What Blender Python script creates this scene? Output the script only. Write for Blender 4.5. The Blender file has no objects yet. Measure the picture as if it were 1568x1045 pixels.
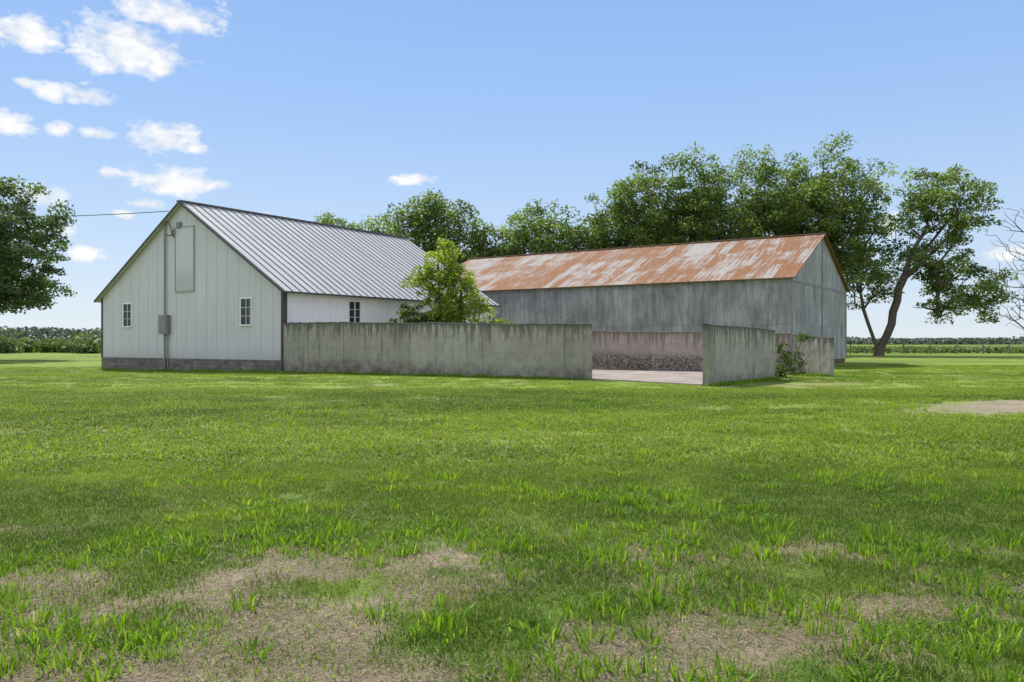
import bpy, math, random
import numpy as np
from mathutils import Vector
random.seed(3); RNG=np.random.default_rng(7)
scene=bpy.context.scene
scene.view_settings.view_transform='Standard'

# ---------------------------------------------------------------- noise
def hsh(ix,iy,seed):
    n=(ix.astype(np.int64)*374761393+iy.astype(np.int64)*668265263+seed*1442695)&0xffffffff
    n=((n^(n>>13))*1274126177)&0xffffffff
    return ((n^(n>>16))&0xffff)/65535.0
def vn(x,y,sc,seed):
    x=np.asarray(x,float)/sc; y=np.asarray(y,float)/sc
    ix=np.floor(x); iy=np.floor(y); fx=x-ix; fy=y-iy
    fx=fx*fx*(3-2*fx); fy=fy*fy*(3-2*fy)
    a=hsh(ix,iy,seed); b=hsh(ix+1,iy,seed); c=hsh(ix,iy+1,seed); d=hsh(ix+1,iy+1,seed)
    return (a*(1-fx)+b*fx)*(1-fy)+(c*(1-fx)+d*fx)*fy
def fbm(x,y,sc,seed,o=4):
    s=0;w=0;a=1.0
    for i in range(o):
        s=s+a*vn(x,y,sc/(2**i),seed+i*17); w+=a; a*=0.55
    return s/w
def sst(x,a,b):
    t=np.clip((x-a)/(b-a),0,1); return t*t*(3-2*t)

def ground_z(x,y):
    x=np.asarray(x,float); y=np.asarray(y,float)
    d=((x+27)/13)**2+((y-48)/9)**2
    return -0.2*np.exp(-d)+0.03*(fbm(x,y,6,5,3)-.5)*sst(y,2,10)
def gravel(x,y):
    d=((x-20.5)/13.5)**2+((y-18.6)/2.5)**2
    return np.clip(1.55-d+1.7*(fbm(x,y*1.6,1.6,61)-.55),0,1)
def dryness(x,y):
    x=np.asarray(x,float); y=np.asarray(y,float)
    n=.50*fbm(x,y*1.3,1.5,11,4)+.50*fbm(x,y,.45,13,3)
    near=sst(10.5-y,0,6.0)
    left=sst(-x+1.8,-1.5,4.0)
    thr=0.632-0.125*near-0.075*left*near+0.03*(1-left)*near
    thr=np.where(y<4.8,thr-0.045,thr)
    d=sst(n,thr,thr+0.09)*(0.40+0.60*near)
    m=sst(fbm(x,y*2.5,5,31),0.55,0.73)*0.48*sst(y,9,14)*(1-sst(y,34,44))
    d=np.maximum(d,m)
    w=np.exp(-(((x+26)/3.0)**2+((y-46.5)/1.0)**2))
    d=np.maximum(d,w)
    return np.clip(np.maximum(d,sst(gravel(x,y),.35,.8)),0,1)
def tonef(x,y):
    y=np.asarray(y,float)
    return np.clip(.47+2.2*(fbm(np.asarray(x)*.35,y*1.0,3.2,77,4)-.5)+1.0*(fbm(x,y,.9,79,3)-.5)+.60*(sst(y,7,22)-.5),0,1)

# ---------------------------------------------------------------- material helpers
class M:
    def __init__(s,name):
        s.m=bpy.data.materials.new(name); s.m.use_nodes=True
        s.nt=s.m.node_tree; s.nt.nodes.clear()
        s.out=s.n('ShaderNodeOutputMaterial')
    def n(s,t,**k):
        nd=s.nt.nodes.new(t)
        for a,b in k.items(): setattr(nd,a,b)
        return nd
    def l(s,a,b): s.nt.links.new(a,b)
    def setv(s,sock,v):
        if isinstance(v,bpy.types.NodeSocket): s.l(v,sock)
        else: sock.default_value=v
    def math(s,op,a,b=0.0,c=None,clamp=False):
        nd=s.n('ShaderNodeMath',operation=op,use_clamp=clamp)
        s.setv(nd.inputs[0],a); s.setv(nd.inputs[1],b)
        if c is not None: s.setv(nd.inputs[2],c)
        return nd.outputs[0]
    def noise(s,vec,scale,detail=4,rough=.55,dist=0):
        nd=s.n('ShaderNodeTexNoise'); 
        if vec is not None: s.l(vec,nd.inputs['Vector'])
        nd.inputs['Scale'].default_value=scale; nd.inputs['Detail'].default_value=detail
        nd.inputs['Roughness'].default_value=rough; nd.inputs['Distortion'].default_value=dist
        return nd.outputs['Fac']
    def mapv(s,vec,scale):
        nd=s.n('ShaderNodeVectorMath',operation='MULTIPLY'); s.l(vec,nd.inputs[0]); nd.inputs[1].default_value=scale
        return nd.outputs[0]
    def ramp(s,fac,stops):
        nd=s.n('ShaderNodeValToRGB'); s.l(fac,nd.inputs[0]); e=nd.color_ramp.elements
        while len(e)<len(stops): e.new(0.5)
        for i,(p,c) in enumerate(stops):
            e[i].position=p; e[i].color=(c[0],c[1],c[2],1) if not isinstance(c,(int,float)) else (c,c,c,1)
        return nd.outputs[0]
    def mix(s,f,a,b,mode='MIX'):
        nd=s.n('ShaderNodeMix',data_type='RGBA',blend_type=mode)
        s.setv(nd.inputs[0],f)
        for sk,v in ((nd.inputs[6],a),(nd.inputs[7],b)):
            if isinstance(v,bpy.types.NodeSocket): s.l(v,sk)
            else: sk.default_value=(v[0],v[1],v[2],1)
        return nd.outputs[2]
    def bsdf(s,col,rough=.8,metal=0,bump=None,bstr=.3,bdist=.02,spec=.3):
        p=s.n('ShaderNodeBsdfPrincipled')
        if isinstance(col,bpy.types.NodeSocket): s.l(col,p.inputs['Base Color'])
        else: p.inputs['Base Color'].default_value=(*col,1)
        s.setv(p.inputs['Roughness'],rough); s.setv(p.inputs['Metallic'],metal)
        p.inputs['Specular IOR Level'].default_value=spec
        if bump is not None:
            b=s.n('ShaderNodeBump'); b.inputs['Strength'].default_value=bstr; b.inputs['Distance'].default_value=bdist
            s.l(bump,b.inputs['Height']); s.l(b.outputs[0],p.inputs['Normal'])
        s.l(p.outputs[0],s.out.inputs[0]); return p
    def obj(s): return s.n('ShaderNodeTexCoord').outputs['Object']
    def uv(s): return s.n('ShaderNodeTexCoord').outputs['UV']
    def sep(s,v):
        nd=s.n('ShaderNodeSeparateXYZ'); s.l(v,nd.inputs[0]); return nd.outputs
    def attr(s,name,typ='GEOMETRY'):
        nd=s.n('ShaderNodeAttribute',attribute_name=name,attribute_type=typ); return nd.outputs['Fac']

def plain(name,col,rough=.6,metal=0,var=.25,scale=3):
    m=M(name); o=m.obj(); f=m.noise(o,scale,5)
    c=m.mix(f,[v*(1-var) for v in col],[min(1,v*(1+var)) for v in col])
    m.bsdf(c,rough,metal,bump=f,bstr=.15,bdist=.01); return m.m

# ---- ground
def mat_ground():
    m=M('ground_mat'); o=m.obj()
    dry=m.attr('dry'); tone=m.attr('tone'); gr=m.attr('gravel')
    fine=m.noise(o,9,6,.65); mid=m.noise(o,1.2,5,.6); vf=m.noise(o,45,3,.7)
    g1=m.mix(tone,(.070,.138,.014),(.230,.315,.046))
    g2=m.mix(m.ramp(fine,[(.35,0),(.65,1)]),g1,(.26,.305,.080)); g2=m.mix(.45,g1,g2)
    shade=m.ramp(vf,[(.3,.5),(.7,1.3)]); g2=m.mix(.8,g2,shade,'MULTIPLY')
    sn=m.noise(m.mapv(o,(1,1,1)),30,5,.8,1.5)
    br=m.ramp(m.math('ADD',m.math('MULTIPLY',sn,.6),m.math('MULTIPLY',mid,.4)),[(.34,(.09,.065,.04)),(.5,(.25,.19,.12)),(.64,(.46,.37,.26))])
    f=m.math('ADD',dry,m.math('MULTIPLY',m.math('SUBTRACT',fine,.5),.8),clamp=True)
    c=m.mix(m.math('MULTIPLY',f,.92),g2,br)
    gc=m.ramp(vf,[(.3,(.22,.165,.115)),(.7,(.46,.38,.29))])
    c=m.mix(m.math('MULTIPLY',gr,m.ramp(fine,[(.38,.15),(.60,.95)])),c,gc)
    m.bsdf(c,.95,0,bump=m.math('ADD',sn,fine),bstr=.6,bdist=.02,spec=.1); return m.m
# ---- blades
def mat_blade(name,a,b,c3,trans=.35):
    m=M(name); rnd=m.attr('lv'); tone=m.attr('tone','INSTANCER')
    col=m.mix(tone,a,b); col=m.mix(m.ramp(rnd,[(.80,0),(.87,.85)]),col,c3)
    col=m.mix(1.0,col,m.ramp(m.math('FRACT',m.math('MULTIPLY',rnd,7.3)),[(0,.55),(1,1.3)]),'MULTIPLY')
    d=m.n('ShaderNodeBsdfPrincipled'); m.l(col,d.inputs['Base Color']); d.inputs['Roughness'].default_value=.55; d.inputs['Specular IOR Level'].default_value=.25
    t=m.n('ShaderNodeBsdfTranslucent'); m.l(m.mix(1.0,col,(1.4,1.4,.7),'MULTIPLY'),t.inputs[0])
    x=m.n('ShaderNodeMixShader'); x.inputs[0].default_value=trans
    m.l(d.outputs[0],x.inputs[1]); m.l(t.outputs[0],x.inputs[2]); m.l(x.outputs[0],m.out.inputs[0]); return m.m
def mat_leaf(name,dark,light,hi,trans=.3,tm=(1.5,1.7,.7)):
    m=M(name); rnd=m.attr('lv')
    col=m.ramp(rnd,[(0.0,dark),(.6,light),(1.0,hi)])
    d=m.n('ShaderNodeBsdfPrincipled'); m.l(col,d.inputs['Base Color']); d.inputs['Roughness'].default_value=.5; d.inputs['Specular IOR Level'].default_value=.3
    t=m.n('ShaderNodeBsdfTranslucent'); m.l(m.mix(1.0,col,tm,'MULTIPLY'),t.inputs[0])
    x=m.n('ShaderNodeMixShader'); x.inputs[0].default_value=trans
    m.l(d.outputs[0],x.inputs[1]); m.l(t.outputs[0],x.inputs[2]); m.l(x.outputs[0],m.out.inputs[0]); return m.m
def mat_bark():
    m=M('bark'); o=m.obj(); f=m.noise(m.mapv(o,(4,4,1)),2.5,6,.65)
    m.bsdf(m.ramp(f,[(.3,(.055,.045,.038)),(.7,(.17,.14,.115))]),.95,bump=f,bstr=.8,bdist=.05,spec=.1); return m.m
def mat_concrete(name,base,dark,warm,pink=False):
    m=M(name); uv=m.uv(); o=m.obj(); s=m.sep(uv)
    big=m.noise(o,.6,5,.6); med=m.noise(o,3,6,.65); fine=m.noise(o,25,4,.7)
    streak=m.noise(m.mapv(uv,(3.2,.35,1)),1.6,5,.65)
    c=m.mix(m.ramp(big,[(.38,0),(.62,1)]),base,warm)
    c=m.mix(m.math('MULTIPLY',m.ramp(med,[(.50,0),(.70,1)]),.25),c,dark)
    v=s[1]; reach=m.math('ADD',m.math('MULTIPLY',m.ramp(streak,[(.42,0),(.72,1)]),1.7),.12)
    top=m.math('SUBTRACT',1.0,m.math('DIVIDE',v,reach),clamp=True)
    c=m.mix(m.math('MULTIPLY',top,.92),c,dark)
    c=m.mix(m.math('MULTIPLY',m.math('LESS_THAN',v,.06),.65),c,dark)
    foot=m.math('MULTIPLY',m.math('SUBTRACT',v,1.65),1.8,clamp=True)
    c=m.mix(m.math('MULTIPLY',m.math('MULTIPLY',foot,m.ramp(med,[(.36,.15),(.60,1)])),.75),c,dark)
    oldend=m.ramp(m.math('DIVIDE',s[0],17.0),[(.16,1),(.32,0)])
    bl=m.ramp(m.math('ADD',m.math('ADD',m.math('MULTIPLY',big,.55),m.math('MULTIPLY',streak,.55)),m.math('MULTIPLY',oldend,.05)),[(.59,0),(.70,1)])
    c=m.mix(m.math('MULTIPLY',bl,.5),c,dark)
    pn=m.n('ShaderNodeTexWhiteNoise',noise_dimensions='1D'); m.l(m.math('FLOOR',m.math('DIVIDE',s[0],3.9)),pn.inputs['W'])
    c=m.mix(.35,c,m.ramp(pn.outputs[0],[(0,.65),(1,1.15)]),'MULTIPLY')
    wob=m.math('ADD',v,m.math('MULTIPLY',m.math('SUBTRACT',big,.5),.1))
    hb=m.math('PINGPONG',wob,.31); c=m.mix(m.math('MULTIPLY',m.math('LESS_THAN',hb,.010),.2),c,dark)
    ju=m.math('ADD',s[0],m.math('MULTIPLY',m.math('SUBTRACT',med,.5),.12))
    jb=m.math('PINGPONG',ju,1.95); c=m.mix(m.math('MULTIPLY',m.math('LESS_THAN',jb,.016),.6),c,(.07,.07,.06))
    if pink:
        sm=m.noise(o,9,5,.8)
        band=m.ramp(m.math('ADD',m.math('MULTIPLY',v,.4),m.math('MULTIPLY',m.math('SUBTRACT',big,.5),.4)),[(.40,0),(.56,1),(.76,1),(.86,0)])
        sp=m.ramp(sm,[(.43,0),(.53,1)])
        c=m.mix(m.math('MULTIPLY',m.math('MULTIPLY',band,sp),.85),c,(.055,.047,.04))
    c=m.mix(.3,c,m.ramp(fine,[(.3,.55),(.7,1.35)]),'MULTIPLY')
    m.bsdf(c,.92,bump=m.math('ADD',fine,med),bstr=.35,bdist=.02,spec=.2); return m.m
def mat_slab():
    m=M('slab_mat'); o=m.obj(); a=m.noise(o,.7,5,.6); b=m.noise(o,12,4,.7)
    c=m.ramp(a,[(.35,(.25,.205,.165)),(.65,(.42,.35,.29))]); c=m.mix(.4,c,m.ramp(b,[(.3,.6),(.7,1.2)]),'MULTIPLY')
    m.bsdf(c,.9,bump=b,bstr=.2); return m.m
def mat_siding(name,c0,c1,pitch=.23):
    m=M(name); uv=m.uv(); s=m.sep(uv)
    st=m.noise(m.mapv(uv,(2.5,.25,1)),1.4,5,.6); big=m.noise(uv,.35,4)
    c=m.mix(m.ramp(st,[(.3,0),(.7,1)]),c0,c1)
    c=m.mix(.35,c,m.ramp(big,[(.3,.82),(.7,1.08)]),'MULTIPLY')
    low=m.math('SUBTRACT',1.0,m.math('DIVIDE',m.math('SUBTRACT',s[1],.6),m.math('ADD',m.math('MULTIPLY',st,1.2),.05)),clamp=True)
    c=m.mix(m.math('MULTIPLY',low,.30),c,(.30,.27,.22))
    rib=m.math('PINGPONG',s[0],pitch/2)
    c=m.mix(m.math('MULTIPLY',m.math('LESS_THAN',rib,.010),.22),c,(.25,.25,.25))
    m.bsdf(c,.5,bump=m.math('LESS_THAN',rib,.02),bstr=.5,bdist=.010,spec=.3); return m.m
def mat_whiteroof():
    m=M('painted_metal_roof'); uv=m.uv(); s=m.sep(uv)
    st=m.noise(m.mapv(uv,(2.0,.2,1)),2,5,.6)
    pn=m.n('ShaderNodeTexWhiteNoise',noise_dimensions='1D'); m.l(m.math('FLOOR',m.math('DIVIDE',s[0],.92)),pn.inputs['W'])
    c=m.ramp(st,[(.3,(.42,.41,.39)),(.7,(.58,.57,.545))]); c=m.mix(.25,c,m.ramp(pn.outputs[0],[(0,.8),(1,1.1)]),'MULTIPLY')
    m.bsdf(c,.6,0,bump=st,bstr=.05,spec=.3); return m.m
def mat_rustroof():
    m=M('rusty_corrugated_roof'); uv=m.uv(); s=m.sep(uv)
    su=m.math('FLOOR',m.math('DIVIDE',s[0],.66)); sv=m.math('FLOOR',m.math('DIVIDE',m.math('ADD',s[1],.3),3.0))
    cb=m.n('ShaderNodeCombineXYZ'); m.l(su,cb.inputs[0]); m.l(sv,cb.inputs[1])
    wn=m.n('ShaderNodeTexWhiteNoise',noise_dimensions='2D'); m.l(cb.outputs[0],wn.inputs['Vector']); sheet=wn.outputs[0]
    st=m.noise(m.mapv(uv,(5.5,.40,1)),1.3,6,.75); big=m.noise(m.mapv(uv,(.35,.6,1)),.8,4,.6); fn=m.noise(m.mapv(uv,(3.5,.6,1)),5,5,.75)
    sh2=m.math('ADD',m.math('MULTIPLY',sheet,.24),m.math('ADD',m.math('MULTIPLY',st,1.15),m.math('MULTIPLY',big,.55)))
    rust=m.ramp(sh2,[(.86,0),(1.0,.95)])
    rc=m.ramp(fn,[(.3,(.12,.050,.018)),(.5,(.27,.118,.042)),(.7,(.42,.205,.085))])
    gc=m.ramp(fn,[(.3,(.28,.26,.235)),(.7,(.50,.48,.45))])
    c=m.mix(rust,gc,rc)
    c=m.mix(m.math('MULTIPLY',m.ramp(fn,[(.5,0),(.6,1)]),.30),c,(.27,.12,.045))
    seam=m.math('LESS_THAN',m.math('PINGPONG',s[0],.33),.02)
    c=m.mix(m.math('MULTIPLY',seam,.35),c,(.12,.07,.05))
    hs=m.math('LESS_THAN',m.math('PINGPONG',m.math('ADD',s[1],.3),1.5),.02); c=m.mix(m.math('MULTIPLY',hs,.3),c,(.12,.08,.06))
    w=m.math('SINE',m.math('MULTIPLY',s[0],84.0))
    m.bsdf(c,.8,.0,bump=w,bstr=.4,bdist=.012,spec=.12); return m.m
def mat_galv():
    m=M('galvanized_siding'); uv=m.uv(); s=m.sep(uv); o=m.obj()
    su=m.math('FLOOR',m.math('DIVIDE',s[0],.7)); sv=m.math('FLOOR',m.math('DIVIDE',s[1],2.6))
    cb=m.n('ShaderNodeCombineXYZ'); m.l(su,cb.inputs[0]); m.l(sv,cb.inputs[1])
    wn=m.n('ShaderNodeTexWhiteNoise',noise_dimensions='2D'); m.l(cb.outputs[0],wn.inputs['Vector'])
    st=m.noise(m.mapv(uv,(2.2,.35,1)),1.5,6,.7); big=m.noise(uv,.5,4,.6); fn=m.noise(uv,7,5,.7)
    f=m.math('ADD',m.math('MULTIPLY',st,.6),m.math('ADD',m.math('MULTIPLY',big,.4),m.math('MULTIPLY',wn.outputs[0],.08)))
    c=m.ramp(f,[(.40,(.17,.168,.172)),(.54,(.29,.285,.29)),(.68,(.47,.46,.465))])
    c=m.mix(m.math('MULTIPLY',m.ramp(fn,[(.5,0),(.68,1)]),.3),c,(.17,.16,.15))
    seam=m.math('LESS_THAN',m.math('PINGPONG',s[0],.35),.015); c=m.mix(m.math('MULTIPLY',seam,.3),c,(.10,.10,.10))
    hs=m.math('LESS_THAN',m.math('PINGPONG',s[1],1.3),.02); c=m.mix(m.math('MULTIPLY',hs,.3),c,(.10,.10,.10))
    w=m.math('SINE',m.math('MULTIPLY',s[0],84.0))
    m.bsdf(c,.6,.1,bump=w,bstr=.35,bdist=.012,spec=.4); return m.m
def mat_block():
    m=M('foundation_block'); uv=m.uv(); b=m.n('ShaderNodeTexBrick'); m.l(uv,b.inputs['Vector']); b.inputs['Scale'].default_value=1
    b.inputs['Brick Width'].default_value=.4; b.inputs['Row Height'].default_value=.2; b.inputs['Mortar Size'].default_value=.012
    b.inputs['Color1'].default_value=(.15,.135,.12,1); b.inputs['Color2'].default_value=(.24,.22,.20,1); b.inputs['Mortar'].default_value=(.11,.105,.10,1)
    f=m.noise(m.obj(),2.5,6,.7); c=m.mix(.7,b.outputs[0],m.ramp(f,[(.3,.45),(.7,1.3)]),'MULTIPLY')
    m.bsdf(c,.95,bump=f,bstr=.4); return m.m
def mat_glass():
    m=M('window_glass'); f=m.noise(m.obj(),1.1,3); m.bsdf(m.ramp(f,[(.3,(.012,.014,.018)),(.7,(.04,.045,.05))]),.3,0,spec=.35); return m.m

MG=mat_ground(); BARK=mat_bark()
CONC=mat_concrete('weathered_concrete',(.30,.285,.23),(.080,.077,.060),(.41,.385,.325))
CONC2=mat_concrete('weathered_concrete_stained',(.33,.28,.235),(.14,.11,.09),(.41,.355,.305),True)
SLAB=mat_slab()
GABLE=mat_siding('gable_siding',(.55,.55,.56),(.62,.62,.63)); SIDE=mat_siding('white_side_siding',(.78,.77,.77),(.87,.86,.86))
WROOF=mat_whiteroof(); RIB=plain('roof_rib',(.12,.12,.12),.5,0); RIBW=plain('wall_rib',(.55,.55,.56),.5,var=.05)  # roof ribs coloured dark to stand in for their thin shadow lines
RUST=mat_rustroof(); GALV=mat_galv(); BLOCK=mat_block(); GLASS=mat_glass()
TRIMD=plain('dark_trim',(.065,.065,.065),.6); TRIMW=plain('white_trim',(.80,.80,.79),.5,var=.08); GREY=plain('grey_metal',(.22,.22,.22),.45,.2)
WOOD=plain('weathered_wood',(.16,.13,.10),.9); RUSTY=plain('rusty_trim',(.24,.15,.10),.8)
LEAF=mat_leaf('walnut_leaves',(.065,.095,.028),(.17,.225,.070),(.31,.37,.14),.46)
LEAFD=mat_leaf('dark_leaves',(.050,.085,.040),(.12,.17,.068),(.22,.28,.12),.40)
LEAFY=mat_leaf('sapling_leaves',(.10,.15,.025),(.28,.345,.055),(.56,.57,.12),.5)
LEAFS=mat_leaf('shrub_leaves',(.03,.06,.015),(.08,.13,.03),(.17,.23,.055),.35)
CORN=mat_leaf('crop_leaves',(.05,.08,.022),(.13,.185,.05),(.25,.30,.09),.3)
FAR=mat_leaf('hazed_far_foliage',(.09,.125,.095),(.14,.18,.125),(.19,.23,.15),.15,(1.1,1.1,1))  # distance haze is mixed into these leaf colours
GB=mat_blade('grass_blade',(.078,.155,.012),(.235,.335,.036),(.38,.36,.15),.42)
GY=mat_blade('grass_tuft_blade',(.14,.275,.016),(.28,.42,.035),(.38,.45,.09),.48)
STRAW=mat_blade('straw_blade',(.30,.24,.155),(.42,.345,.23),(.56,.49,.36),.2)

# ---------------------------------------------------------------- mesh helpers
def link(o,parent=None):
    scene.collection.objects.link(o)
    if parent: o.parent=parent
    return o
def empty(name):
    e=bpy.data.objects.new(name,None); e.empty_display_size=.5; return link(e)
class Mesh:
    def __init__(s): s.v=[];s.f=[];s.uv=[]
    def quad(s,pts,uvs=None):
        i=len(s.v); s.v+= [tuple(p) for p in pts]; s.f.append(tuple(range(i,i+len(pts))))
        s.uv+= list(uvs) if uvs else [(0,0)]*len(pts)
    def box(s,o,ax,ay,az):
        o,ax,ay,az=map(Vector,(o,ax,ay,az))
        c=[o,o+ax,o+ax+ay,o+ay,o+az,o+ax+az,o+ax+ay+az,o+ay+az]
        for f in ((0,3,2,1),(4,5,6,7),(0,1,5,4),(1,2,6,5),(2,3,7,6),(3,0,4,7)):
            P=[c[k] for k in f]
            a=(P[1]-P[0]).length; b=(P[2]-P[1]).length
            s.quad(P,[(0,0),(a,0),(a,b),(0,b)])
    def obj(s,name,mat,parent=None,smooth=False):
        me=bpy.data.meshes.new(name); me.from_pydata(s.v,[],s.f)
        ul=me.uv_layers.new(name='UVMap')
        for i,u in enumerate(s.uv): ul.data[i].uv=u
        me.materials.append(mat); me.update()
        return link(bpy.data.objects.new(name,me),parent)
def fast_mesh(name,V,F,mat,lv=None,smooth=False):
    me=bpy.data.meshes.new(name); me.vertices.add(len(V)); me.vertices.foreach_set('co',V.astype(np.float32).ravel())
    k=F.shape[1]; me.loops.add(F.size); me.loops.foreach_set('vertex_index',F.astype(np.int32).ravel())
    me.polygons.add(len(F)); me.polygons.foreach_set('loop_start',(np.arange(len(F))*k).astype(np.int32)); me.polygons.foreach_set('loop_total',np.full(len(F),k,np.int32))
    me.materials.append(mat)
    if lv is not None:
        a=me.attributes.new('lv','FLOAT','FACE'); a.data.foreach_set('value',lv.astype(np.float32))
    if smooth: me.polygons.foreach_set('use_smooth',np.ones(len(F),bool))
    me.update(calc_edges=True); return me
def leaf_quads(C,size,rng,up=.5,aspect=.55):
    n=len(C); nr=rng.normal(size=(n,3)); nr[:,2]=np.abs(nr[:,2])+up; nr/=np.linalg.norm(nr,axis=1)[:,None]
    a=rng.normal(size=(n,3)); a-= (a*nr).sum(1)[:,None]*nr; a/=np.linalg.norm(a,axis=1)[:,None]
    b=np.cross(nr,a); sz=(size*rng.uniform(.6,1.35,n))[:,None]
    V=np.stack([C-a*sz*.5, C-b*sz*aspect*.5+a*sz*.05, C+a*sz*.5, C+b*sz*aspect*.5+a*sz*.05],1)
    V[:,0]-=nr*sz*.12; V[:,2]-=nr*sz*.12
    return V.reshape(-1,3), np.arange(4*n).reshape(n,4)

def tubes(edges):
    V=[];F=[];n0=0
    for (p,q,r0,r1) in edges:
        k=7
        d=q-p; L=np.linalg.norm(d)
        if L<1e-4: continue
        d=d/L; u=np.cross(d,[.3,.9,.2]); u/=np.linalg.norm(u); w=np.cross(d,u)
        an=np.arange(k)*2*np.pi/k; ring=np.cos(an)[:,None]*u+np.sin(an)[:,None]*w
        V.append(p+ring*r0); V.append(q+d*r1*.3+ring*r1)
        i=np.arange(k); j=(i+1)%k
        F.append(np.stack([n0+i,n0+j,n0+k+j,n0+k+i],1)); n0+=2*k
    return np.concatenate(V),np.concatenate(F)
def d_h(P,c): return np.linalg.norm((P-c)[:,:2],axis=1)

def make_tree(name,base,trunks,ells,ncl,leafn,leafsize,clr,seed,leafmat,trunk_r,dmin=None,rmin=.03,leaves=True,flat=.6,steep=.45):
    rng=np.random.default_rng(seed)
    pos=[];par=[]
    for tr in trunks:
        prev=-1
        for i,p in enumerate(tr):
            if i==0 and pos and tr[0]==trunks[0][0]: prev=0; continue
            q=np.array(p,float)
            if prev>=0:
                a=pos[prev]; m=max(1,int(np.linalg.norm(q-a)/1.3))
                for k in range(1,m+1):
                    pp=a+(q-a)*k/m+ (rng.normal(size=3)*.10*[1,1,.3] if k<m else 0)
                    pos.append(pp); par.append(prev); prev=len(pos)-1
            else: pos.append(q); par.append(-1); prev=len(pos)-1
    ntr=len(pos)
    E=np.array(ells,float); vol=E[:,3]*E[:,4]*E[:,5]; vol=vol**.8/np.sum(vol**.8)
    C=[]; dm=dmin or clr*.75; tries=0
    while len(C)<ncl and tries<ncl*40:
        tries+=1
        e=E[rng.choice(len(E),p=vol)]; d=rng.normal(size=3); d/=np.linalg.norm(d)
        bumpy=1+.10*math.sin(d[0]*5+seed)+.07*math.sin(d[2]*7+seed*2+d[1]*4)
        r=(rng.random()**.38)*bumpy; p=e[:3]+d*e[3:]*r
        if p[2]<1.0 and leafsize>.2: continue
        if C and np.min(np.linalg.norm(np.array(C)-p,axis=1))<dm: continue
        C.append(p)
    C=np.array(C); T=np.array(pos)
    dd=np.min(np.linalg.norm(C[:,None]-T[None],axis=2),axis=1); C=C[np.argsort(dd)]
    tips=[]
    for c in C:
        P=np.array(pos); d=np.linalg.norm(P-c,axis=1)+np.maximum(0,P[:,2]-c[2]+steep*d_h(P,c))*1.3
        if ntr>4: d[0:1]+=50
        k=int(np.argmin(d)); a=pos[k]; L=np.linalg.norm(c-a); m=max(1,int(L/1.1)); prev=k
        for i in range(1,m+1):
            t=i/m; pp=a+(c-a)*t; pp=pp+np.array([0,0,.10*L*math.sin(math.pi*t)*.5]) + (rng.normal(size=3)*.08*L/m if i<m else 0)
            pos.append(pp); par.append(prev); prev=len(pos)-1
        tips.append(prev)
    cnt=np.zeros(len(pos))
    for t in tips: cnt[t]+=1
    for i in range(len(pos)-1,-1,-1):
        if par[i]>=0: cnt[par[i]]+=cnt[i]
    mx=max(cnt[0],1); ex=math.log(trunk_r/rmin)/math.log(mx) if mx>1 else .5
    rad=rmin*np.maximum(cnt,.7)**ex
    edges=[(pos[par[i]],pos[i],min(rad[par[i]],rad[i]*1.35) if par[i]>0 else rad[i]*1.45,rad[i]) for i in range(len(pos)) if par[i]>=0]
    V,F=tubes(edges)
    e=empty(name); e.location=base
    me=fast_mesh('trunk_and_limbs',V,F,BARK,smooth=True); link(bpy.data.objects.new('trunk_and_limbs',me),e)
    if leaves:
        LC=[];LV=[]
        for c in C:
            R=clr*rng.uniform(.65,1.35); n=int(leafn*(R/clr)**2*rng.uniform(.7,1.2))
            d=rng.normal(size=(n,3)); d/=np.linalg.norm(d,axis=1)[:,None]; r=rng.random(n)**.45
            stretch=np.array([rng.uniform(.8,1.35),rng.uniform(.8,1.35),flat*rng.uniform(.8,1.3)])
            q=c+d*r[:,None]*R*stretch; q[:,2]-=.25*((q[:,0]-c[0])**2+(q[:,1]-c[1])**2)/R
            LC.append(q); LV.append(np.clip(rng.normal(.45+.18*rng.normal(),.2,n),0,1))
        LC=np.concatenate(LC);LV=np.concatenate(LV)
        V,F=leaf_quads(LC,leafsize,rng)
        me=fast_mesh('foliage',V,F,leafmat,LV); link(bpy.data.objects.new('foliage',me),e)
    return e

# ---------------------------------------------------------------- ground
ys=np.concatenate([np.arange(-60,2,6),np.arange(2,14,.10),np.arange(14,46,.4),np.arange(46,150,3),np.geomspace(150,4000,18)])
xp=np.concatenate([np.arange(0,12,.12),np.arange(12,46,.5),np.arange(46,160,6),np.geomspace(160,4000,16)])
xs=np.concatenate([-xp[:0:-1],xp])
X,Y=np.meshgrid(xs,ys); nx,ny=len(xs),len(ys)
Z=ground_z(X,Y)
V=np.stack([X,Y,Z],-1).reshape(-1,3); ii=np.arange(nx*ny).reshape(ny,nx)
F=np.stack([ii[:-1,:-1],ii[:-1,1:],ii[1:,1:],ii[1:,:-1]],-1).reshape(-1,4)
me=fast_mesh('ground',V,F,MG,smooth=True)
for nm,fn in (('dry',dryness),('tone',tonef),('gravel',lambda x,y:sst(gravel(x,y),.35,.8))):
    a=me.attributes.new(nm,'FLOAT','POINT'); a.data.foreach_set('value',fn(X,Y).ravel().astype(np.float32))
link(bpy.data.objects.new('ground',me))

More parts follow.
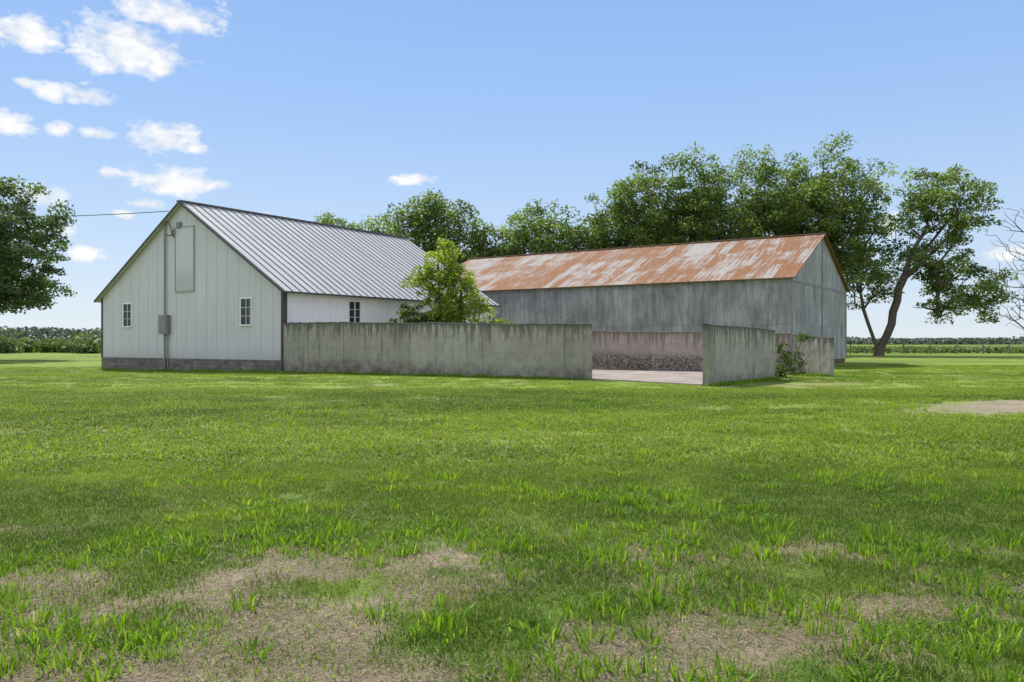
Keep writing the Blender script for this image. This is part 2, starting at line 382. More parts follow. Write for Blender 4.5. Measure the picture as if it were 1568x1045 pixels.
# ---------------------------------------------------------------- grass
def patch(name,n,rad,h,w,lean,mat,seed,clump=False):
    rng=np.random.default_rng(seed); V=[];F=[];LV=[]
    for i in range(n):
        if clump:
            x,y=rng.normal(size=2)*rad*.35
        else:
            r=rad*math.sqrt(rng.random()); t=rng.random()*6.283; x=r*math.cos(t); y=r*math.sin(t)
        a=rng.random()*6.283; hh=h*rng.uniform(.45,1.25); ww=w*rng.uniform(.6,1.3)
        dx,dy=math.cos(a),math.sin(a); la=lean*rng.uniform(.3,1.5)*hh
        b=rng.random()*6.283 if not clump else math.atan2(y,x)+rng.normal()*.5
        lx,ly=math.cos(b)*la,math.sin(b)*la
        k=len(V)
        V+=[(x-dx*ww/2,y-dy*ww/2,-.01),(x+dx*ww/2,y+dy*ww/2,-.01),
            (x+lx*.4+dx*ww*.42,y+ly*.4+dy*ww*.42,hh*.6),(x+lx*.4-dx*ww*.42,y+ly*.4-dy*ww*.42,hh*.6),(x+lx,y+ly,hh*max(.15,1-.25*lean))]
        F+=[(k,k+1,k+2,k+3),(k+3,k+2,k+4)]; v=rng.random(); LV+=[v,v]
    me=bpy.data.meshes.new(name); me.from_pydata(V,[],F); me.materials.append(mat)
    at=me.attributes.new('lv','FLOAT','FACE'); at.data.foreach_set('value',LV)
    return bpy.data.objects.new(name,me)
col=bpy.data.collections.new('grass_patches')
for k in range(4): col.objects.link(patch('a%02d_lawn'%k,330,.27,.045,.0048,.8,GB,100+k))
for k in range(2): col.objects.link(patch('a%02d_straw'%(4+k),260,.27,.014,.0042,4.0,STRAW,110+k))
for k in range(3): col.objects.link(patch('a%02d_tuft'%(6+k),30,.13,.10,.010,.70,GY,120+k,True))
for k in range(2): col.objects.link(patch('a%02d_far'%(9+k),260,.6,.07,.016,.9,GB,130+k))
for k in range(2): col.objects.link(patch('a%02d_sparse'%(11+k),55,.27,.055,.006,.8,GY,140+k))
pts=[];rot=[];scl=[];idx=[]
def add(x,y,i,s,sz):
    pts.append((x,y,0)); rot.append((0,0,random.random()*6.283)); scl.append((s,s,sz)); idx.append(i)
def scatter(y0,y1,step,fn):
    y=y0
    while y<y1:
        half=.70*y+1.2; n=int(2*half/step)
        xx=-half+np.arange(n)*step+RNG.uniform(-.5,.5,n)*step; yy=y+RNG.uniform(-.5,.5,n)*step
        d=dryness(xx,yy); g=gravel(xx,yy); q=fbm(xx,yy,1.0,91,3)
        for a,b,c,e,f in zip(xx,yy,d,g,q): fn(a,b,c,e,f)
        y+=step
def f1(x,y,d,g,q):
    if random.random()<1.0-d*1.15: add(x,y,random.randrange(4),random.uniform(.8,1.1),random.uniform(.6,1.25)*(1-.4*d))
    elif g<.4 and random.random()<.55: add(x,y,11+random.randrange(2),random.uniform(.8,1.2),random.uniform(.5,1.0))
    if random.random()<d+.18: add(x,y,4+random.randrange(2),random.uniform(.9,1.2),1)
def f2(x,y,d,g,q):
    p=.55+1.0*(d>.2)
    if g<.5 and random.random()<p*max(0,q*3.0-1.18): add(x,y,6+random.randrange(3),random.uniform(.45,1.3),random.uniform(.3,1.25))
def f3(x,y,d,g,q):
    if g<.35 and random.random()<1-.6*d: add(x,y,9+random.randrange(2),random.uniform(.8,1.2),random.uniform(.4,1.1))
scatter(2.6,10.0,.24,f1); scatter(2.6,9,.15,f2); scatter(9,20,.32,f2); scatter(9.6,26,.52,f3)
scatter(26,54,1.0,f3)
A=np.array([-.833,.553]); B=np.array([.553,.833]); O1=np.array([-11.73,41.0]); O2=np.array([16.95,48.7])
P=np.array(pts,float)
def loc(o): 
    r=P[:,:2]-o; return r@A, r@B
t1,s1=loc(O1); t2,s2=loc(O2)
bad=((t1>-.1)&(t1<16.7)&(s1>-.05)&(s1<18.9))|((t2>-.1)&(t2<30)&(s2>-.05)&(s2<16.1))
yard=np.array([(3.3,32.5),(6.6,27.9),(10.8,33.4),(13.3,38.2),(4.3,44.1),(-4,49.8),(-11.6,40.9)])
def inpoly(px,py,poly):
    c=np.zeros(len(px),bool); n=len(poly)
    for i in range(n):
        x1,y1=poly[i]; x2,y2=poly[(i+1)%n]
        m=((y1>py)!=(y2>py)); 
        if y2!=y1:
            xi=(x2-x1)*(py-y1)/(y2-y1)+x1; c^=(m&(px<xi))
    return c
bad|=inpoly(P[:,0],P[:,1],yard)
keep=~bad; P=P[keep]; P[:,2]=ground_z(P[:,0],P[:,1])
R=np.array(rot)[keep];S=np.array(scl)[keep];I=np.array(idx)[keep];T=tonef(P[:,0],P[:,1])
T=np.clip(T+RNG.normal(size=len(T))*.15,0,1)
# longer unmown fringe along the foot of the walls
fr=[]
def fringe(p0,p1,n,off=.2):
    p0=np.array(p0);p1=np.array(p1);d=(p1-p0)/np.linalg.norm(p1-p0);nn=np.array([d[1],-d[0]])
    for i in range(n):
        q=p0+(p1-p0)*random.random()+nn*(off+random.random()*.22); s=random.uniform(.9,1.9); fr.append((q[0],q[1],s))
fringe((-11.45,40.55),(3.19,32.4),150); fringe((6.65,27.6),(10.8,33.3),70); fringe((13.34,37.95),(14.15,35.5),25); fringe((-25.6,50.2),(-11.8,41.0),110,.15)
if fr:
    fr=np.array(fr); z=ground_z(fr[:,0],fr[:,1]); P=np.concatenate([P,np.stack([fr[:,0],fr[:,1],z],1)])
    R=np.concatenate([R,np.stack([0*z,0*z,RNG.random(len(z))*6.28],1)]); S=np.concatenate([S,np.stack([fr[:,2]*1.3,fr[:,2]*1.3,fr[:,2]],1)])
    I=np.concatenate([I,6+RNG.integers(0,3,len(z))]); T=np.concatenate([T,RNG.random(len(z))*.5])
me=bpy.data.meshes.new('lawn_grass'); me.vertices.add(len(P)); me.vertices.foreach_set('co',P.astype(np.float32).ravel())
for nm,ty,d in (('rot','FLOAT_VECTOR',R),('scl','FLOAT_VECTOR',S)):
    a=me.attributes.new(nm,ty,'POINT'); a.data.foreach_set('vector',d.astype(np.float32).ravel())
a=me.attributes.new('idx','INT','POINT'); a.data.foreach_set('value',I.astype(np.int32))
a=me.attributes.new('tone','FLOAT','POINT'); a.data.foreach_set('value',T.astype(np.float32))
gob=link(bpy.data.objects.new('lawn_grass',me))
ng=bpy.data.node_groups.new('scatter','GeometryNodeTree')
ng.interface.new_socket('Geometry',in_out='INPUT',socket_type='NodeSocketGeometry'); ng.interface.new_socket('Geometry',in_out='OUTPUT',socket_type='NodeSocketGeometry')
N=ng.nodes; gi=N.new('NodeGroupInput'); go=N.new('NodeGroupOutput'); ip=N.new('GeometryNodeInstanceOnPoints'); ci=N.new('GeometryNodeCollectionInfo')
ci.inputs['Collection'].default_value=col; ci.inputs['Separate Children'].default_value=True; ci.inputs['Reset Children'].default_value=True
ng.links.new(gi.outputs[0],ip.inputs['Points']); ng.links.new(ci.outputs[0],ip.inputs['Instance']); ip.inputs['Pick Instance'].default_value=True
def na(nm,ty):
    n=N.new('GeometryNodeInputNamedAttribute'); n.data_type=ty; n.inputs['Name'].default_value=nm; return n.outputs['Attribute']
ng.links.new(na('idx','INT'),ip.inputs['Instance Index'])
ng.links.new(na('rot','FLOAT_VECTOR'),ip.inputs['Rotation']); ng.links.new(na('scl','FLOAT_VECTOR'),ip.inputs['Scale'])
ng.links.new(ip.outputs[0],go.inputs[0])
md=gob.modifiers.new('scatter','NODES'); md.node_group=ng
print('grass instances',len(P))

# ---------------------------------------------------------------- barn 1 (white)
def PT(o,t,s,z): q=o+A*t+B*s; return Vector((q[0],q[1],z))
Av=Vector((A[0],A[1],0)); Bv=Vector((B[0],B[1],0)); Zv=Vector((0,0,1))
barn=empty('white_metal_barn')
W1,L1,EV,PK,FB=16.6,18.8,4.3,9.4,.6
m=Mesh()
for s in (0,L1):
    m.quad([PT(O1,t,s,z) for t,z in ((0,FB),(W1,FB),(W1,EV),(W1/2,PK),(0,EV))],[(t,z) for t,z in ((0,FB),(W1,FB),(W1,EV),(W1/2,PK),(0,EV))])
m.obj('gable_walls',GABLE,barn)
m=Mesh()
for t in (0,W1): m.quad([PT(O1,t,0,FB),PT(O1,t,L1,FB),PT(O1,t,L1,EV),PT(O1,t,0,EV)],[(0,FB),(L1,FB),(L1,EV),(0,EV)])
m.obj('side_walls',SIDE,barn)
m=Mesh()
for (ta,sa,tb,sb) in ((-.06,-.06,W1+.06,-.06),(-.06,-.06,-.06,L1),(W1+.06,-.06,W1+.06,L1)):
    L=math.hypot(tb-ta,sb-sa); m.quad([PT(O1,ta,sa,-.5),PT(O1,tb,sb,-.5),PT(O1,tb,sb,FB),PT(O1,ta,sa,FB)],[(0,0),(L,0),(L,1.1),(0,1.1)])
m.quad([PT(O1,-.06,-.06,FB),PT(O1,W1+.06,-.06,FB),PT(O1,W1+.06,0.01,FB),PT(O1,-.06,.01,FB)])
m.obj('block_foundation',BLOCK,barn)
m=Mesh(); t=.69
while t<W1-.3:
    zt=EV+(PK-EV)*(1-abs(t-W1/2)/(W1/2))-.03
    m.box(PT(O1,t,-.014,FB+.02),Av*.03,Bv*.012,Zv*(zt-FB-.02)); t+=.92
m.obj('gable_ribs',RIBW,barn)
m=Mesh(); s=.6
while s<L1: m.box(PT(O1,-.016,s,FB+.02),Av*.014,Bv*.03,Zv*(EV-FB-.1)); s+=.92
m.obj('side_ribs',TRIMW,barn)
oh=.3; slope=(PK-EV)/(W1/2); sl=math.hypot(1,slope); ev=.45
m=Mesh(); rb=Mesh(); tr=Mesh()
for side in (0,1):
    sg=1 if side==0 else -1; te=-ev if side==0 else W1+ev
    ze=EV-ev*slope+.10; zr=PK+.10; tm=W1/2
    Lr=abs(tm-te)*sl
    a,b,c,d=PT(O1,te,-oh,ze),PT(O1,te,L1+oh,ze),PT(O1,tm,L1+oh,zr),PT(O1,tm,-oh,zr)
    m.quad([a,b,c,d],[(0,0),(L1+2*oh,0),(L1+2*oh,Lr),(0,Lr)])
    dn=Zv*-.07
    m.quad([a+dn,b+dn,c+dn,d+dn]); m.quad([a,b,b+dn,a+dn]); m.quad([a,d,d+dn,a+dn]); m.quad([b,c,c+dn,b+dn])
    s=-oh+.02; nrm=Vector((-A[0]*slope*sg,-A[1]*slope*sg,1)).normalized()
    up=(d-a)
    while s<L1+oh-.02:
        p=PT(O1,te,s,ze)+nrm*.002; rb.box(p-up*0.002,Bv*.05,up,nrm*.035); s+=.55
    for ss in (-oh-.03,L1+oh): tr.box(PT(O1,te,ss,ze-.13),Bv*.028,up,Zv*.13)
    tr.box(PT(O1,te-.03*sg,-oh,ze-.10),Av*.025*sg,Bv*(L1+2*oh),Zv*.085)
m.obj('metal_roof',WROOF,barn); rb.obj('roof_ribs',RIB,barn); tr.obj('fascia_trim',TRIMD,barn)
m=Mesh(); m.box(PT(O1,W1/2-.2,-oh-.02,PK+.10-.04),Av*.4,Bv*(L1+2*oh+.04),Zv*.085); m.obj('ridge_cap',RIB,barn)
m=Mesh()
for t in (W1,-.12): m.box(PT(O1,t,-.05,FB+.003),Av*.12,Bv*.14,Zv*(EV-FB-.02))
m.box(PT(O1,-.16,-.09,-.1),Av*.155,Bv*.28,Zv*(EV+.02))
m.obj('corner_trim',TRIMD,barn)
m=Mesh(); m.box(PT(O1,-.12,.2,EV-.32),Av*.10,Bv*(L1-.3),Zv*.18); m.obj('eave_board',TRIMW,barn)
def window(par,o,du,dn,u,z,w,h):
    base=o+du*u+Zv*z
    g=Mesh(); g.box(base+dn*.004,du*w,dn*.01,Zv*h); g.obj('window_glass',GLASS,par)
    f=Mesh(); b=.07
    f.box(base-du*b+dn*.003-Zv*b,du*(w+2*b),dn*.09,Zv*b); f.box(base-du*b+dn*.003+Zv*h,du*(w+2*b),dn*.06,Zv*b)
    f.box(base-du*b+dn*.003,du*b,dn*.055,Zv*h); f.box(base+du*w+dn*.003,du*b,dn*.055,Zv*h)
    f.box(base+du*(w/2-.015)+dn*.016,du*.03,dn*.02,Zv*h)
    for k in (1,2): f.box(base+Zv*(h*k/3-.01)+dn*.017,du*w,dn*.015,Zv*.02)
    f.obj('window_frame',TRIMW,par)
og=PT(O1,0,0,0)
window(barn,og,Av,-Bv,2.40,2.46,.82,1.36); window(barn,og,Av,-Bv,13.45,2.5,.82,1.33)
window(barn,og,Bv,-Av,4.7,2.5,.85,1.3); window(barn,og,Bv,-Av,12.6,2.5,.85,1.3)
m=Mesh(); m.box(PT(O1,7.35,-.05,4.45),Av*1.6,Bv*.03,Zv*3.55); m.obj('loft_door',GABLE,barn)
m=Mesh()
for (t,z,w,h) in ((7.27,4.37,1.76,.07),(7.27,8.0,1.76,.09),(7.27,4.445,.06,3.55),(8.97,4.445,.06,3.55)): m.box(PT(O1,t,-.075,z),Av*w,Bv*.06,Zv*h)
m.obj('loft_door_frame',plain('door_edge',(.36,.37,.37),.5),barn)
def tube_curve(name,pts,r,mat,par):
    cu=bpy.data.curves.new(name,'CURVE'); cu.dimensions='3D'; cu.bevel_depth=r; cu.bevel_resolution=3
    sp=cu.splines.new('POLY'); sp.points.add(len(pts)-1)
    for i,p in enumerate(pts): sp.points[i].co=(*p,1)
    cu.materials.append(mat); return link(bpy.data.objects.new(name,cu),par)
tube_curve('conduit',[PT(O1,9.92,-.12,-.3),PT(O1,9.92,-.12,8.3)],.055,GREY,barn)
tube_curve('conduit_low',[PT(O1,9.6,-.12,2.1),PT(O1,9.6,-.12,.1)],.035,GREY,barn)
tube_curve('cable_loop',[PT(O1,9.92-.1*i,-.15,8.25+.35*math.sin(i*.45)-.05*i) for i in range(10)]+[PT(O1,8.9,-.2,8.0),PT(O1,9.2,-.2,7.6),PT(O1,9.7,-.2,7.7)],.03,TRIMD,barn)
m=Mesh(); m.box(PT(O1,9.5,-.30,2.0),Av*.75,Bv*.22,Zv*1.05); m.box(PT(O1,9.46,-.32,3.05),Av*.83,Bv*.27,Zv*.03); m.box(PT(O1,9.56,-.315,2.1),Av*.63,Bv*.014,Zv*.85)
m.box(PT(O1,8.45,-.16,8.05),Av*.35,Bv*.12,Zv*.30)
m.obj('meter_box',GREY,barn)
p0=PT(O1,9.2,-.35,9.0); p1=Vector((-64,62,13.5)); pl=empty('power_line')
tube_curve('wire',[p0.lerp(p1,i/24)-Zv*(1.1*4*(i/24)*(1-i/24)) for i in range(25)],.022,TRIMD,pl)
m=Mesh(); m.box((-64.15,61.85,-.5),(.3,0,0),(0,.3,0),(0,0,14.6)); m.box((-65,61.95,13.6),(2,0,0),(0,.1,0),(0,0,.12)); m.obj('pole',WOOD,pl)

# ---------------------------------------------------------------- shed 2 (rusty roof)
shed=empty('rusty_roof_metal_shed'); L2,W2,E2,P2,b2=30.0,16.0,5.5,8.92,.28
m=Mesh()
for v in (0,W2): m.quad([PT(O2,0,v,b2),PT(O2,L2,v,b2),PT(O2,L2,v,E2),PT(O2,0,v,E2)],[(0,b2),(L2,b2),(L2,E2),(0,E2)])
for u in (0,L2):
    q=((0,b2),(W2,b2),(W2,E2),(W2/2,P2),(0,E2)); m.quad([PT(O2,u,v,z) for v,z in q],[(v+40,z) for v,z in q])
m.obj('sheet_metal_walls',GALV,shed)
m=Mesh(); rr=(P2-E2)/(W2/2); rl=math.hypot(1,rr)
for side in (0,1):
    ve=-.3 if side==0 else W2+.3; ze=E2-.3*rr+.08; vm=W2/2; zr=P2+.08; Lr=abs(vm-ve)*rl
    a,b,c,d=PT(O2,-.25,ve,ze),PT(O2,L2+.2,ve,ze),PT(O2,L2+.2,vm,zr),PT(O2,-.25,vm,zr)
    m.quad([a,b,c,d],[(0,0),(L2+.45,0),(L2+.45,Lr),(0,Lr)]); dn=Zv*-.05
    m.quad([a+dn,b+dn,c+dn,d+dn]); m.quad([a,b,b+dn,a+dn],[(0,0)]*4); m.quad([a,d,d+dn,a+dn],[(0,0)]*4)
m.obj('rusty_roof',RUST,shed)
m=Mesh()
m.box(PT(O2,-.27,W2/2-.18,P2+.06),Av*(L2+.5),Bv*.36,Zv*.07)
m.obj('ridge_cap',RUSTY,shed)
m=Mesh()
m.box(PT(O2,-.045,.0,E2-.22),Av*.04,Bv*W2,Zv*.12); m.box(PT(O2,-.05,W2/2-.06,b2),Av*.05,Bv*.12,Zv*(P2-b2-.1))
m.box(PT(O2,-.045,0,b2),Av*.04,Bv*.14,Zv*(E2-b2-.25)); m.box(PT(O2,-.045,W2-.14,b2),Av*.04,Bv*.14,Zv*(E2-b2-.25))
m.obj('gable_trim',GREY,shed)
m=Mesh()
for v in (.05,W2-.3): m.box(PT(O2,.05,v,.06),Av*(L2-.1),Bv*.25,Zv*.2)
m.box(PT(O2,.1,0,.05),Av*.2,Bv*W2,Zv*.2)
for v in (0.3,4,8,12,15.5): m.box(PT(O2,.1,v,-.2),Av*.3,Bv*.3,Zv*.27)
m.obj('timber_skids',WOOD,shed)

# ---------------------------------------------------------------- concrete walls
def cwall(name,p0,p1,z0,z1,th,mat,seed=0,uoff=0):
    rng=np.random.default_rng(seed); p0=np.array(p0,float);p1=np.array(p1,float); d=p1-p0; L=np.linalg.norm(d); d/=L
    n=np.array([d[1],-d[0]])
    nu=int(L/.22)+1; nv=10; m=Mesh(); ring=[]
    for i in range(nu+1):
        u=L*i/nu; zt=z0+(z1-z0)*i/nu + .012*rng.normal()*(0<i<nu) + .05*(vn(u,seed,1.3,5)-.5); zb=-.4
        j=.012
        prof=[]
        for k in range(nv+1): prof.append((+th/2+rng.normal()*j*.5,zb+(zt-zb)*k/nv if k<nv else zt-.025))
        prof.append((th/2-.03,zt)); prof.append((-th/2+.03,zt+rng.normal()*.008))
        for k in range(nv,-1,-1): prof.append((-th/2+rng.normal()*j*.5,zb+(zt-zb)*k/nv if k<nv else zt-.025))
        ring.append([(Vector((*(p0+d*u+n*o),z)),(u+uoff,max(0,zt-z))) for o,z in prof])
    for i in range(nu):
        for k in range(len(ring[0])-1):
            q=[ring[i][k],ring[i+1][k],ring[i+1][k+1],ring[i][k+1]]; m.quad([a for a,_ in q],[b for _,b in q])
    for r in (ring[0],ring[-1]):
        h=len(r)//2
        for k in range(h-1):
            q=[r[k],r[k+1],r[-2-k],r[-1-k]]; m.quad([a for a,_ in q],[b for _,b in q])
    return m.obj(name,mat)
cwall('concrete_wall',(-11.45,40.55),(3.19,32.4),2.54,2.26,.22,CONC,1)
cwall('concrete_wall',(6.65,27.6),(10.8,33.3),2.17,2.02,.22,CONC,2,7.3)
cwall('concrete_wall',(-5.5,50.5),(13.2,38.08),2.42,1.93,.22,CONC2,3,8.1)
cwall('concrete_wall',(13.34,37.95),(14.15,35.5),1.9,1.74,.2,CONC,4,9.0)
me=bpy.data.meshes.new('concrete_yard_slab'); n=len(yard)
yv=[(x,y,.05) for x,y in yard]+[(x,y,-.2) for x,y in yard]
me.from_pydata(yv,[],[tuple(range(n))]+[(i,(i+1)%n,n+(i+1)%n,n+i) for i in range(n)]); me.materials.append(SLAB); link(bpy.data.objects.new('concrete_yard_slab',me))
hp=empty('wire_hoop')
tube_curve('hoop',[(2.7+.55*math.cos(a),38,1.9+.8*math.sin(a)) for a in np.linspace(0,math.pi,16)],.014,GREY,hp)
tube_curve('hoop_brace',[(2.15,38,0),(2.15,38,1.9)],.014,GREY,hp); tube_curve('hoop_brace',[(3.25,38,0),(3.25,38,1.9)],.014,GREY,hp)

# ---------------------------------------------------------------- trees
def T(name,px,yy,top,rx,seed,low=5.5,mat=LEAF,ncl=230,lean=0,r=.5,dens=.70):
    x=(px-784)/1230*yy; cz=(top+low)/2; rz=(top-low)/2
    ells=[(lean,0,cz+rz*.15,rx,rx*.9,rz*.82),(lean-rx*.45,1,cz-rz*.25,rx*.6,rx*.6,rz*.6),(lean+rx*.45,-1,cz-rz*.2,rx*.62,rx*.6,rz*.62)]
    return make_tree(name,(x,yy,0),[[(0,0,-.3),(.1,0,3),(lean*.4,0,cz-rz*.4),(lean,0,cz+rz*.2)]],ells,int(ncl*dens),98,.40,1.32,seed,mat,r)
T('broadleaf_tree',1276,96,26.0,7.4,21,ncl=330); T('broadleaf_tree',1195,99,26.2,7.2,22,ncl=320); T('broadleaf_tree',1105,96,25.0,7.0,23,ncl=300)
T('broadleaf_tree',1025,98,24.8,6.4,24,ncl=290); T('broadleaf_tree',962,96,22.4,4.8,25,ncl=210); T('broadleaf_tree',900,98,17.4,4.0,26,ncl=140)
T('broadleaf_tree',822,97,19.8,4.7,27,ncl=190); T('broadleaf_tree',755,99,17.0,3.3,28,ncl=110); T('broadleaf_tree',698,97,18.8,3.2,29,ncl=125)
T('broadleaf_tree',640,95,19.8,3.8,30,ncl=160); T('broadleaf_tree',572,99,17.0,4.2,31,ncl=160); T('broadleaf_tree',505,101,17.8,4.2,32,ncl=160); T('broadleaf_tree',440,104,14,4.2,33,ncl=120)
make_tree('walnut_tree',(41,90,0),[[(0,0,-.3),(-.2,0,1.2),(-.9,.3,3.5),(-1.7,.5,7),(-2.2,0,10)],[(0,0,-.3),(.4,0,1.2),(1.4,-.3,3.6),(2.3,0,7.5),(4.0,0,12),(6.4,0,16)]],
    [(7.5,0,16.6,4.9,5.0,4.9),(9.6,0,7.4,5.0,4.4,3.7),(-1.6,0,9.0,2.9,3.2,3.6),(6.4,0,11.0,4.4,3.8,2.6)],215,95,.38,1.05,41,LEAF,.48,dmin=.95,steep=.6)
make_tree('maple_tree',(-45.8,70,0),[[(0,0,-.3),(0,0,2.5),(.2,0,6),(0,0,11)]],[(0,0,10.3,6.0,6.2,5.8),(.6,0,6.6,5.2,5.4,2.8),(-3,0,8,5,5,4)],330,130,.33,1.0,42,LEAFD,.5,dmin=.8)
make_tree('bare_tree',(39.6,60,0),[[(0,0,-.3),(0,0,3),(.1,0,7),(0,0,11)]],[(-.4,0,8.0,3.2,2.5,5.2),(-.6,0,4.0,3.0,2.4,2.4)],420,10,.2,.6,43,LEAFD,.2,dmin=.30,rmin=.011,leaves=False,steep=.25)
make_tree('sapling_tree',(-3.8,45.6,0),[[(0,0,-.2),(.1,0,1.2),(-.3,0,3.5),(-.4,0,6.0)],[(0,0,-.2),(.1,0,1.2),(.8,0,3.0),(1.0,0,5.0)]],
    [(-.35,0,5.4,1.35,1.3,1.9),(.5,0,4.3,1.6,1.4,1.6),(1.5,0,3.2,1.2,1.0,1.1),(-1.2,0,5.2,1.1,.8,1.0),(0,0,3.0,1.5,1.3,1.3)],190,60,.18,.36,44,LEAFY,.12,dmin=.22,rmin=.008,flat=.8)
make_tree('shrub',(-5.6,45.2,0),[[(0,0,-.1),(0,0,1.6)]],[(0,0,2.6,1.0,.8,1.1),(.9,0,2.2,1.0,.8,1.0)],90,70,.15,.3,45,LEAFS,.06,dmin=.18,rmin=.006)
make_tree('shrub',(-.9,44.6,0),[[(0,0,-.1),(0,0,1.4)]],[(0,0,2.2,1.0,.7,.75)],50,50,.14,.26,46,LEAFY,.05,dmin=.18,rmin=.006)
make_tree('vine_weed',(11.5,34.2,0),[[(0,0,-.1),(0,0,.9)]],[(0,.1,.35,.7,.5,.35),(.2,.4,1.0,.35,.3,.7)],42,26,.11,.18,47,LEAFS,.03,dmin=.12,rmin=.006)
make_tree('vine_weed',(12.8,36.4,0),[[(0,0,-.1),(0,0,.9)]],[(0,0,.6,.5,.4,.6),(.3,0,1.75,.35,.3,.2)],32,24,.11,.18,48,LEAFS,.03,dmin=.12,rmin=.006)
# ---------------------------------------------------------------- crops, far woods, fence
def mass(name,P,size,mat,seed,up=.3,asp=.5):
    rng=np.random.default_rng(seed); V,F=leaf_quads(P,size,rng,up,asp); lv=np.clip(rng.normal(.5,.25,len(P)),0,1)
    return link(bpy.data.objects.new(name,fast_mesh(name,V,F,mat,lv)))
rg=np.random.default_rng(5)
n=60000; x=rg.uniform(-150,-38,n); y=118+rg.random(n)**1.6*30; h=1.0+1.5*fbm(x,y,4,3,3); z=rg.random(n)**.7*h
x=x+.35*np.sin(x*2.4+y)
mass('corn_field',np.stack([x,y,z],1),.6,CORN,1,.3,.4)
n=45000; x=rg.uniform(28,190,n); y=112+rg.random(n)**1.8*60; z=rg.random(n)**.6*(.45+.5*fbm(x,y,8,9,3)); y=np.round(y/1.2)*1.2+rg.normal(size=n)*.2
mass('soybean_field',np.stack([x,y,z],1),.5,CORN,2,.5,.6)
bx=rg.uniform(-108,-54,44); br=rg.uniform(.8,3.4,44)**1.0; n=480
C=[]
for a,b in zip(bx,br):
    d=rg.normal(size=(n,3)); d/=np.linalg.norm(d,axis=1)[:,None]; C.append(np.array([a,114+rg.uniform(-4,10),b*.35])+d*(rg.random(n)**.4)[:,None]*np.array([b*1.1,b,b*.85]))
C=np.concatenate(C); C=C[C[:,2]>0]
mass('hedge_row',C,.5,LEAFD,3,.4,.6)
n=56000; x=rg.uniform(-900,900,n); k=fbm(x,0*x,60,15,5); y=620+rg.normal(size=n)*12-180*sst(-x,120,260); H=(3.5+7*np.clip(k-.28,0,1)/.5)+3.5*sst(-x,100,260); z=rg.random(n)**.7*H
mass('distant_tree_line',np.stack([x,y,z],1),2.3,FAR,4,.3,.8)
fe=empty('wire_fence'); m=Mesh()
for i in range(22): m.box((34+i*3.6,106+i*.15,-.2),(.13,0,0),(0,.13,0),(0,0,1.45+.1*math.sin(i*5)))
m.obj('posts',WOOD,fe)
for z in (.45,.8,1.15): tube_curve('wire',[(34+i*3.6,105.98+i*.15,z) for i in range(22)],.012,GREY,fe)

# ---------------------------------------------------------------- light & sky
az=math.radians(-30); el=math.radians(51)
S=Vector((math.sin(az)*math.cos(el),math.cos(az)*math.cos(el),math.sin(el)))
sun=bpy.data.lights.new('sun','SUN'); sun.energy=5.0; sun.angle=math.radians(.53); sun.color=(1,.95,.86)
so=link(bpy.data.objects.new('sun',sun)); so.rotation_euler=S.to_track_quat('Z','Y').to_euler()
w=bpy.data.worlds.new('World'); scene.world=w; w.use_nodes=True; nt=w.node_tree; nt.nodes.clear()
m=M.__new__(M); m.nt=nt; m.out=m.n('ShaderNodeOutputWorld')
STR=.15
sky=m.n('ShaderNodeTexSky',sky_type='NISHITA'); sky.sun_disc=False; sky.sun_elevation=el; sky.sun_rotation=az
sky.air_density=1.0; sky.dust_density=.3; sky.ozone_density=2.0; sky.altitude=200
d=m.n('ShaderNodeTexCoord').outputs['Generated']; x,y,z=m.sep(d)
azn=m.math('ARCTAN2',x,y); eln=m.math('ARCSINE',z)
cb=m.n('ShaderNodeCombineXYZ'); m.l(azn,cb.inputs[0]); m.l(eln,cb.inputs[1]); ae=cb.outputs[0]
nz=m.noise(m.mapv(ae,(1,1.7,1)),22,5,.62,.2); nz2=m.noise(m.mapv(ae,(1,1.6,1)),60,3,.6)
clouds=[(195,72,85,36),(245,100,32,15),(262,24,80,22),(35,50,60,22),(128,145,42,14),(80,140,28,12),(5,188,38,18),(255,210,50,21),(300,228,18,7),(150,205,24,9),(92,198,18,9),(270,277,72,17),(168,266,22,9),(60,298,36,17),(95,352,24,15),(130,388,22,10),(225,312,26,7),(188,328,18,6),(630,275,30,8),(1362,345,14,18),(1550,385,32,11),(398,331,36,6),(35,125,20,8)]
acc=None
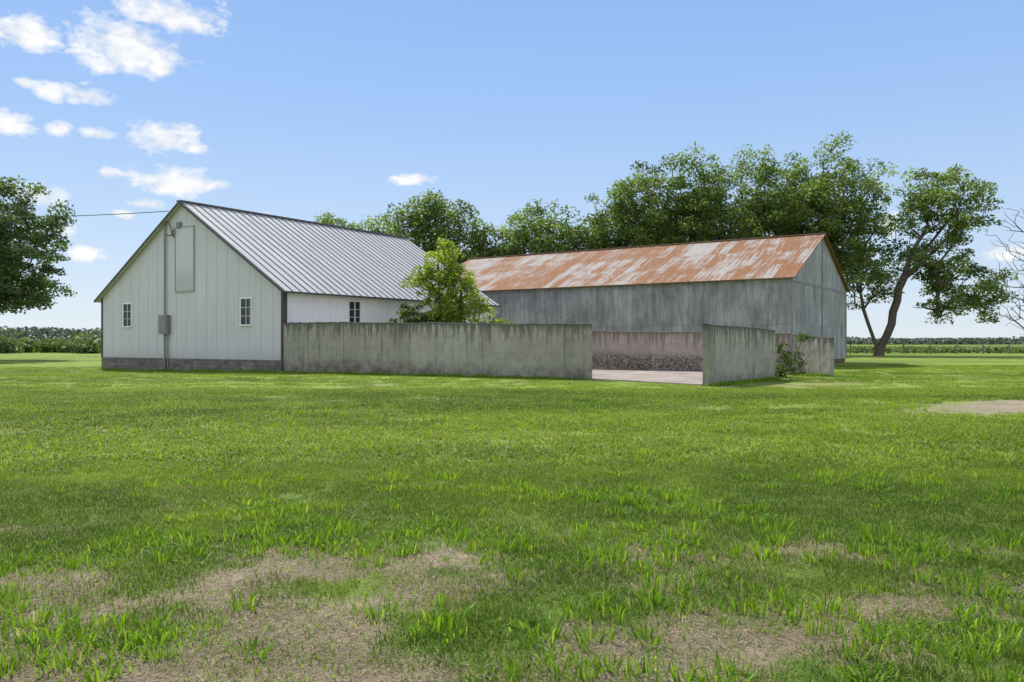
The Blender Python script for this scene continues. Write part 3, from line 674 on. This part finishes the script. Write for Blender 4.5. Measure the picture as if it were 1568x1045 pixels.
for (px,py,rx,ry) in clouds:
    tx=(px-784)/1230; a=math.atan(tx); e=math.atan((525-py)/1230*math.cos(a))
    sb=m.n('ShaderNodeVectorMath',operation='SUBTRACT'); m.l(ae,sb.inputs[0]); sb.inputs[1].default_value=(a,e,0)
    ca=math.cos(a)
    sc=m.mapv(sb.outputs[0],(1230/(rx*1.25*ca*ca),1230/(ry*1.25*ca),0))
    ln=m.n('ShaderNodeVectorMath',operation='LENGTH'); m.l(sc,ln.inputs[0])
    v=m.math('SUBTRACT',1.0,ln.outputs['Value'])
    acc=v if acc is None else m.math('MAXIMUM',acc,v)
f=m.math('ADD',acc,m.math('ADD',m.math('MULTIPLY',m.math('SUBTRACT',nz,.5),2.2),m.math('MULTIPLY',m.math('SUBTRACT',nz2,.5),1.1)))
near=m.math('GREATER_THAN',acc,-.9)
cl=m.math('MULTIPLY',m.ramp(f,[(-0.0,0),(.22,.40),(.70,1)]),near)
cl=m.math('MULTIPLY',cl,.97)
cc=m.mix(m.ramp(nz,[(.40,0),(.60,1)]),(.78/STR,.83/STR,.90/STR),(1.02/STR,1.02/STR,1.02/STR))
hz=m.ramp(m.math('DIVIDE',eln,1.2,clamp=True),[(0,(.71,.80,.89)),(.10,(.54,.695,.92)),(.22,(.37,.575,.93)),(.40,(.25,.455,.90)),(1,(.15,.34,.80))])
hz=m.mapv(hz,(1/STR,)*3)
skc=m.mix(.88,sky.outputs[0],hz)
bn=m.noise(d,3.2,4,.6,.3)
back_fill=m.math('MULTIPLY',m.ramp(bn,[(.40,0),(.55,1)]),m.math('MULTIPLY',m.math('LESS_THAN',y,-.05),m.math('GREATER_THAN',z,.02)))  # unseen bright clouds behind the camera, added to fill the shaded walls
c=m.mix(back_fill,skc,(1.2/STR,1.2/STR,1.22/STR))
c=m.mix(cl,c,cc)
bg=m.n('ShaderNodeBackground'); bg.inputs[1].default_value=STR; m.l(c,bg.inputs[0]); m.l(bg.outputs[0],m.out.inputs[0])

cam=bpy.data.cameras.new('camera'); cam.lens=36*1230/1568; cam.sensor_width=36; cam.clip_end=8000; cam.clip_start=.05
co=link(bpy.data.objects.new('camera',cam)); co.location=(0,0,1.5); co.rotation_euler=(math.radians(90.116),0,0); scene.camera=co
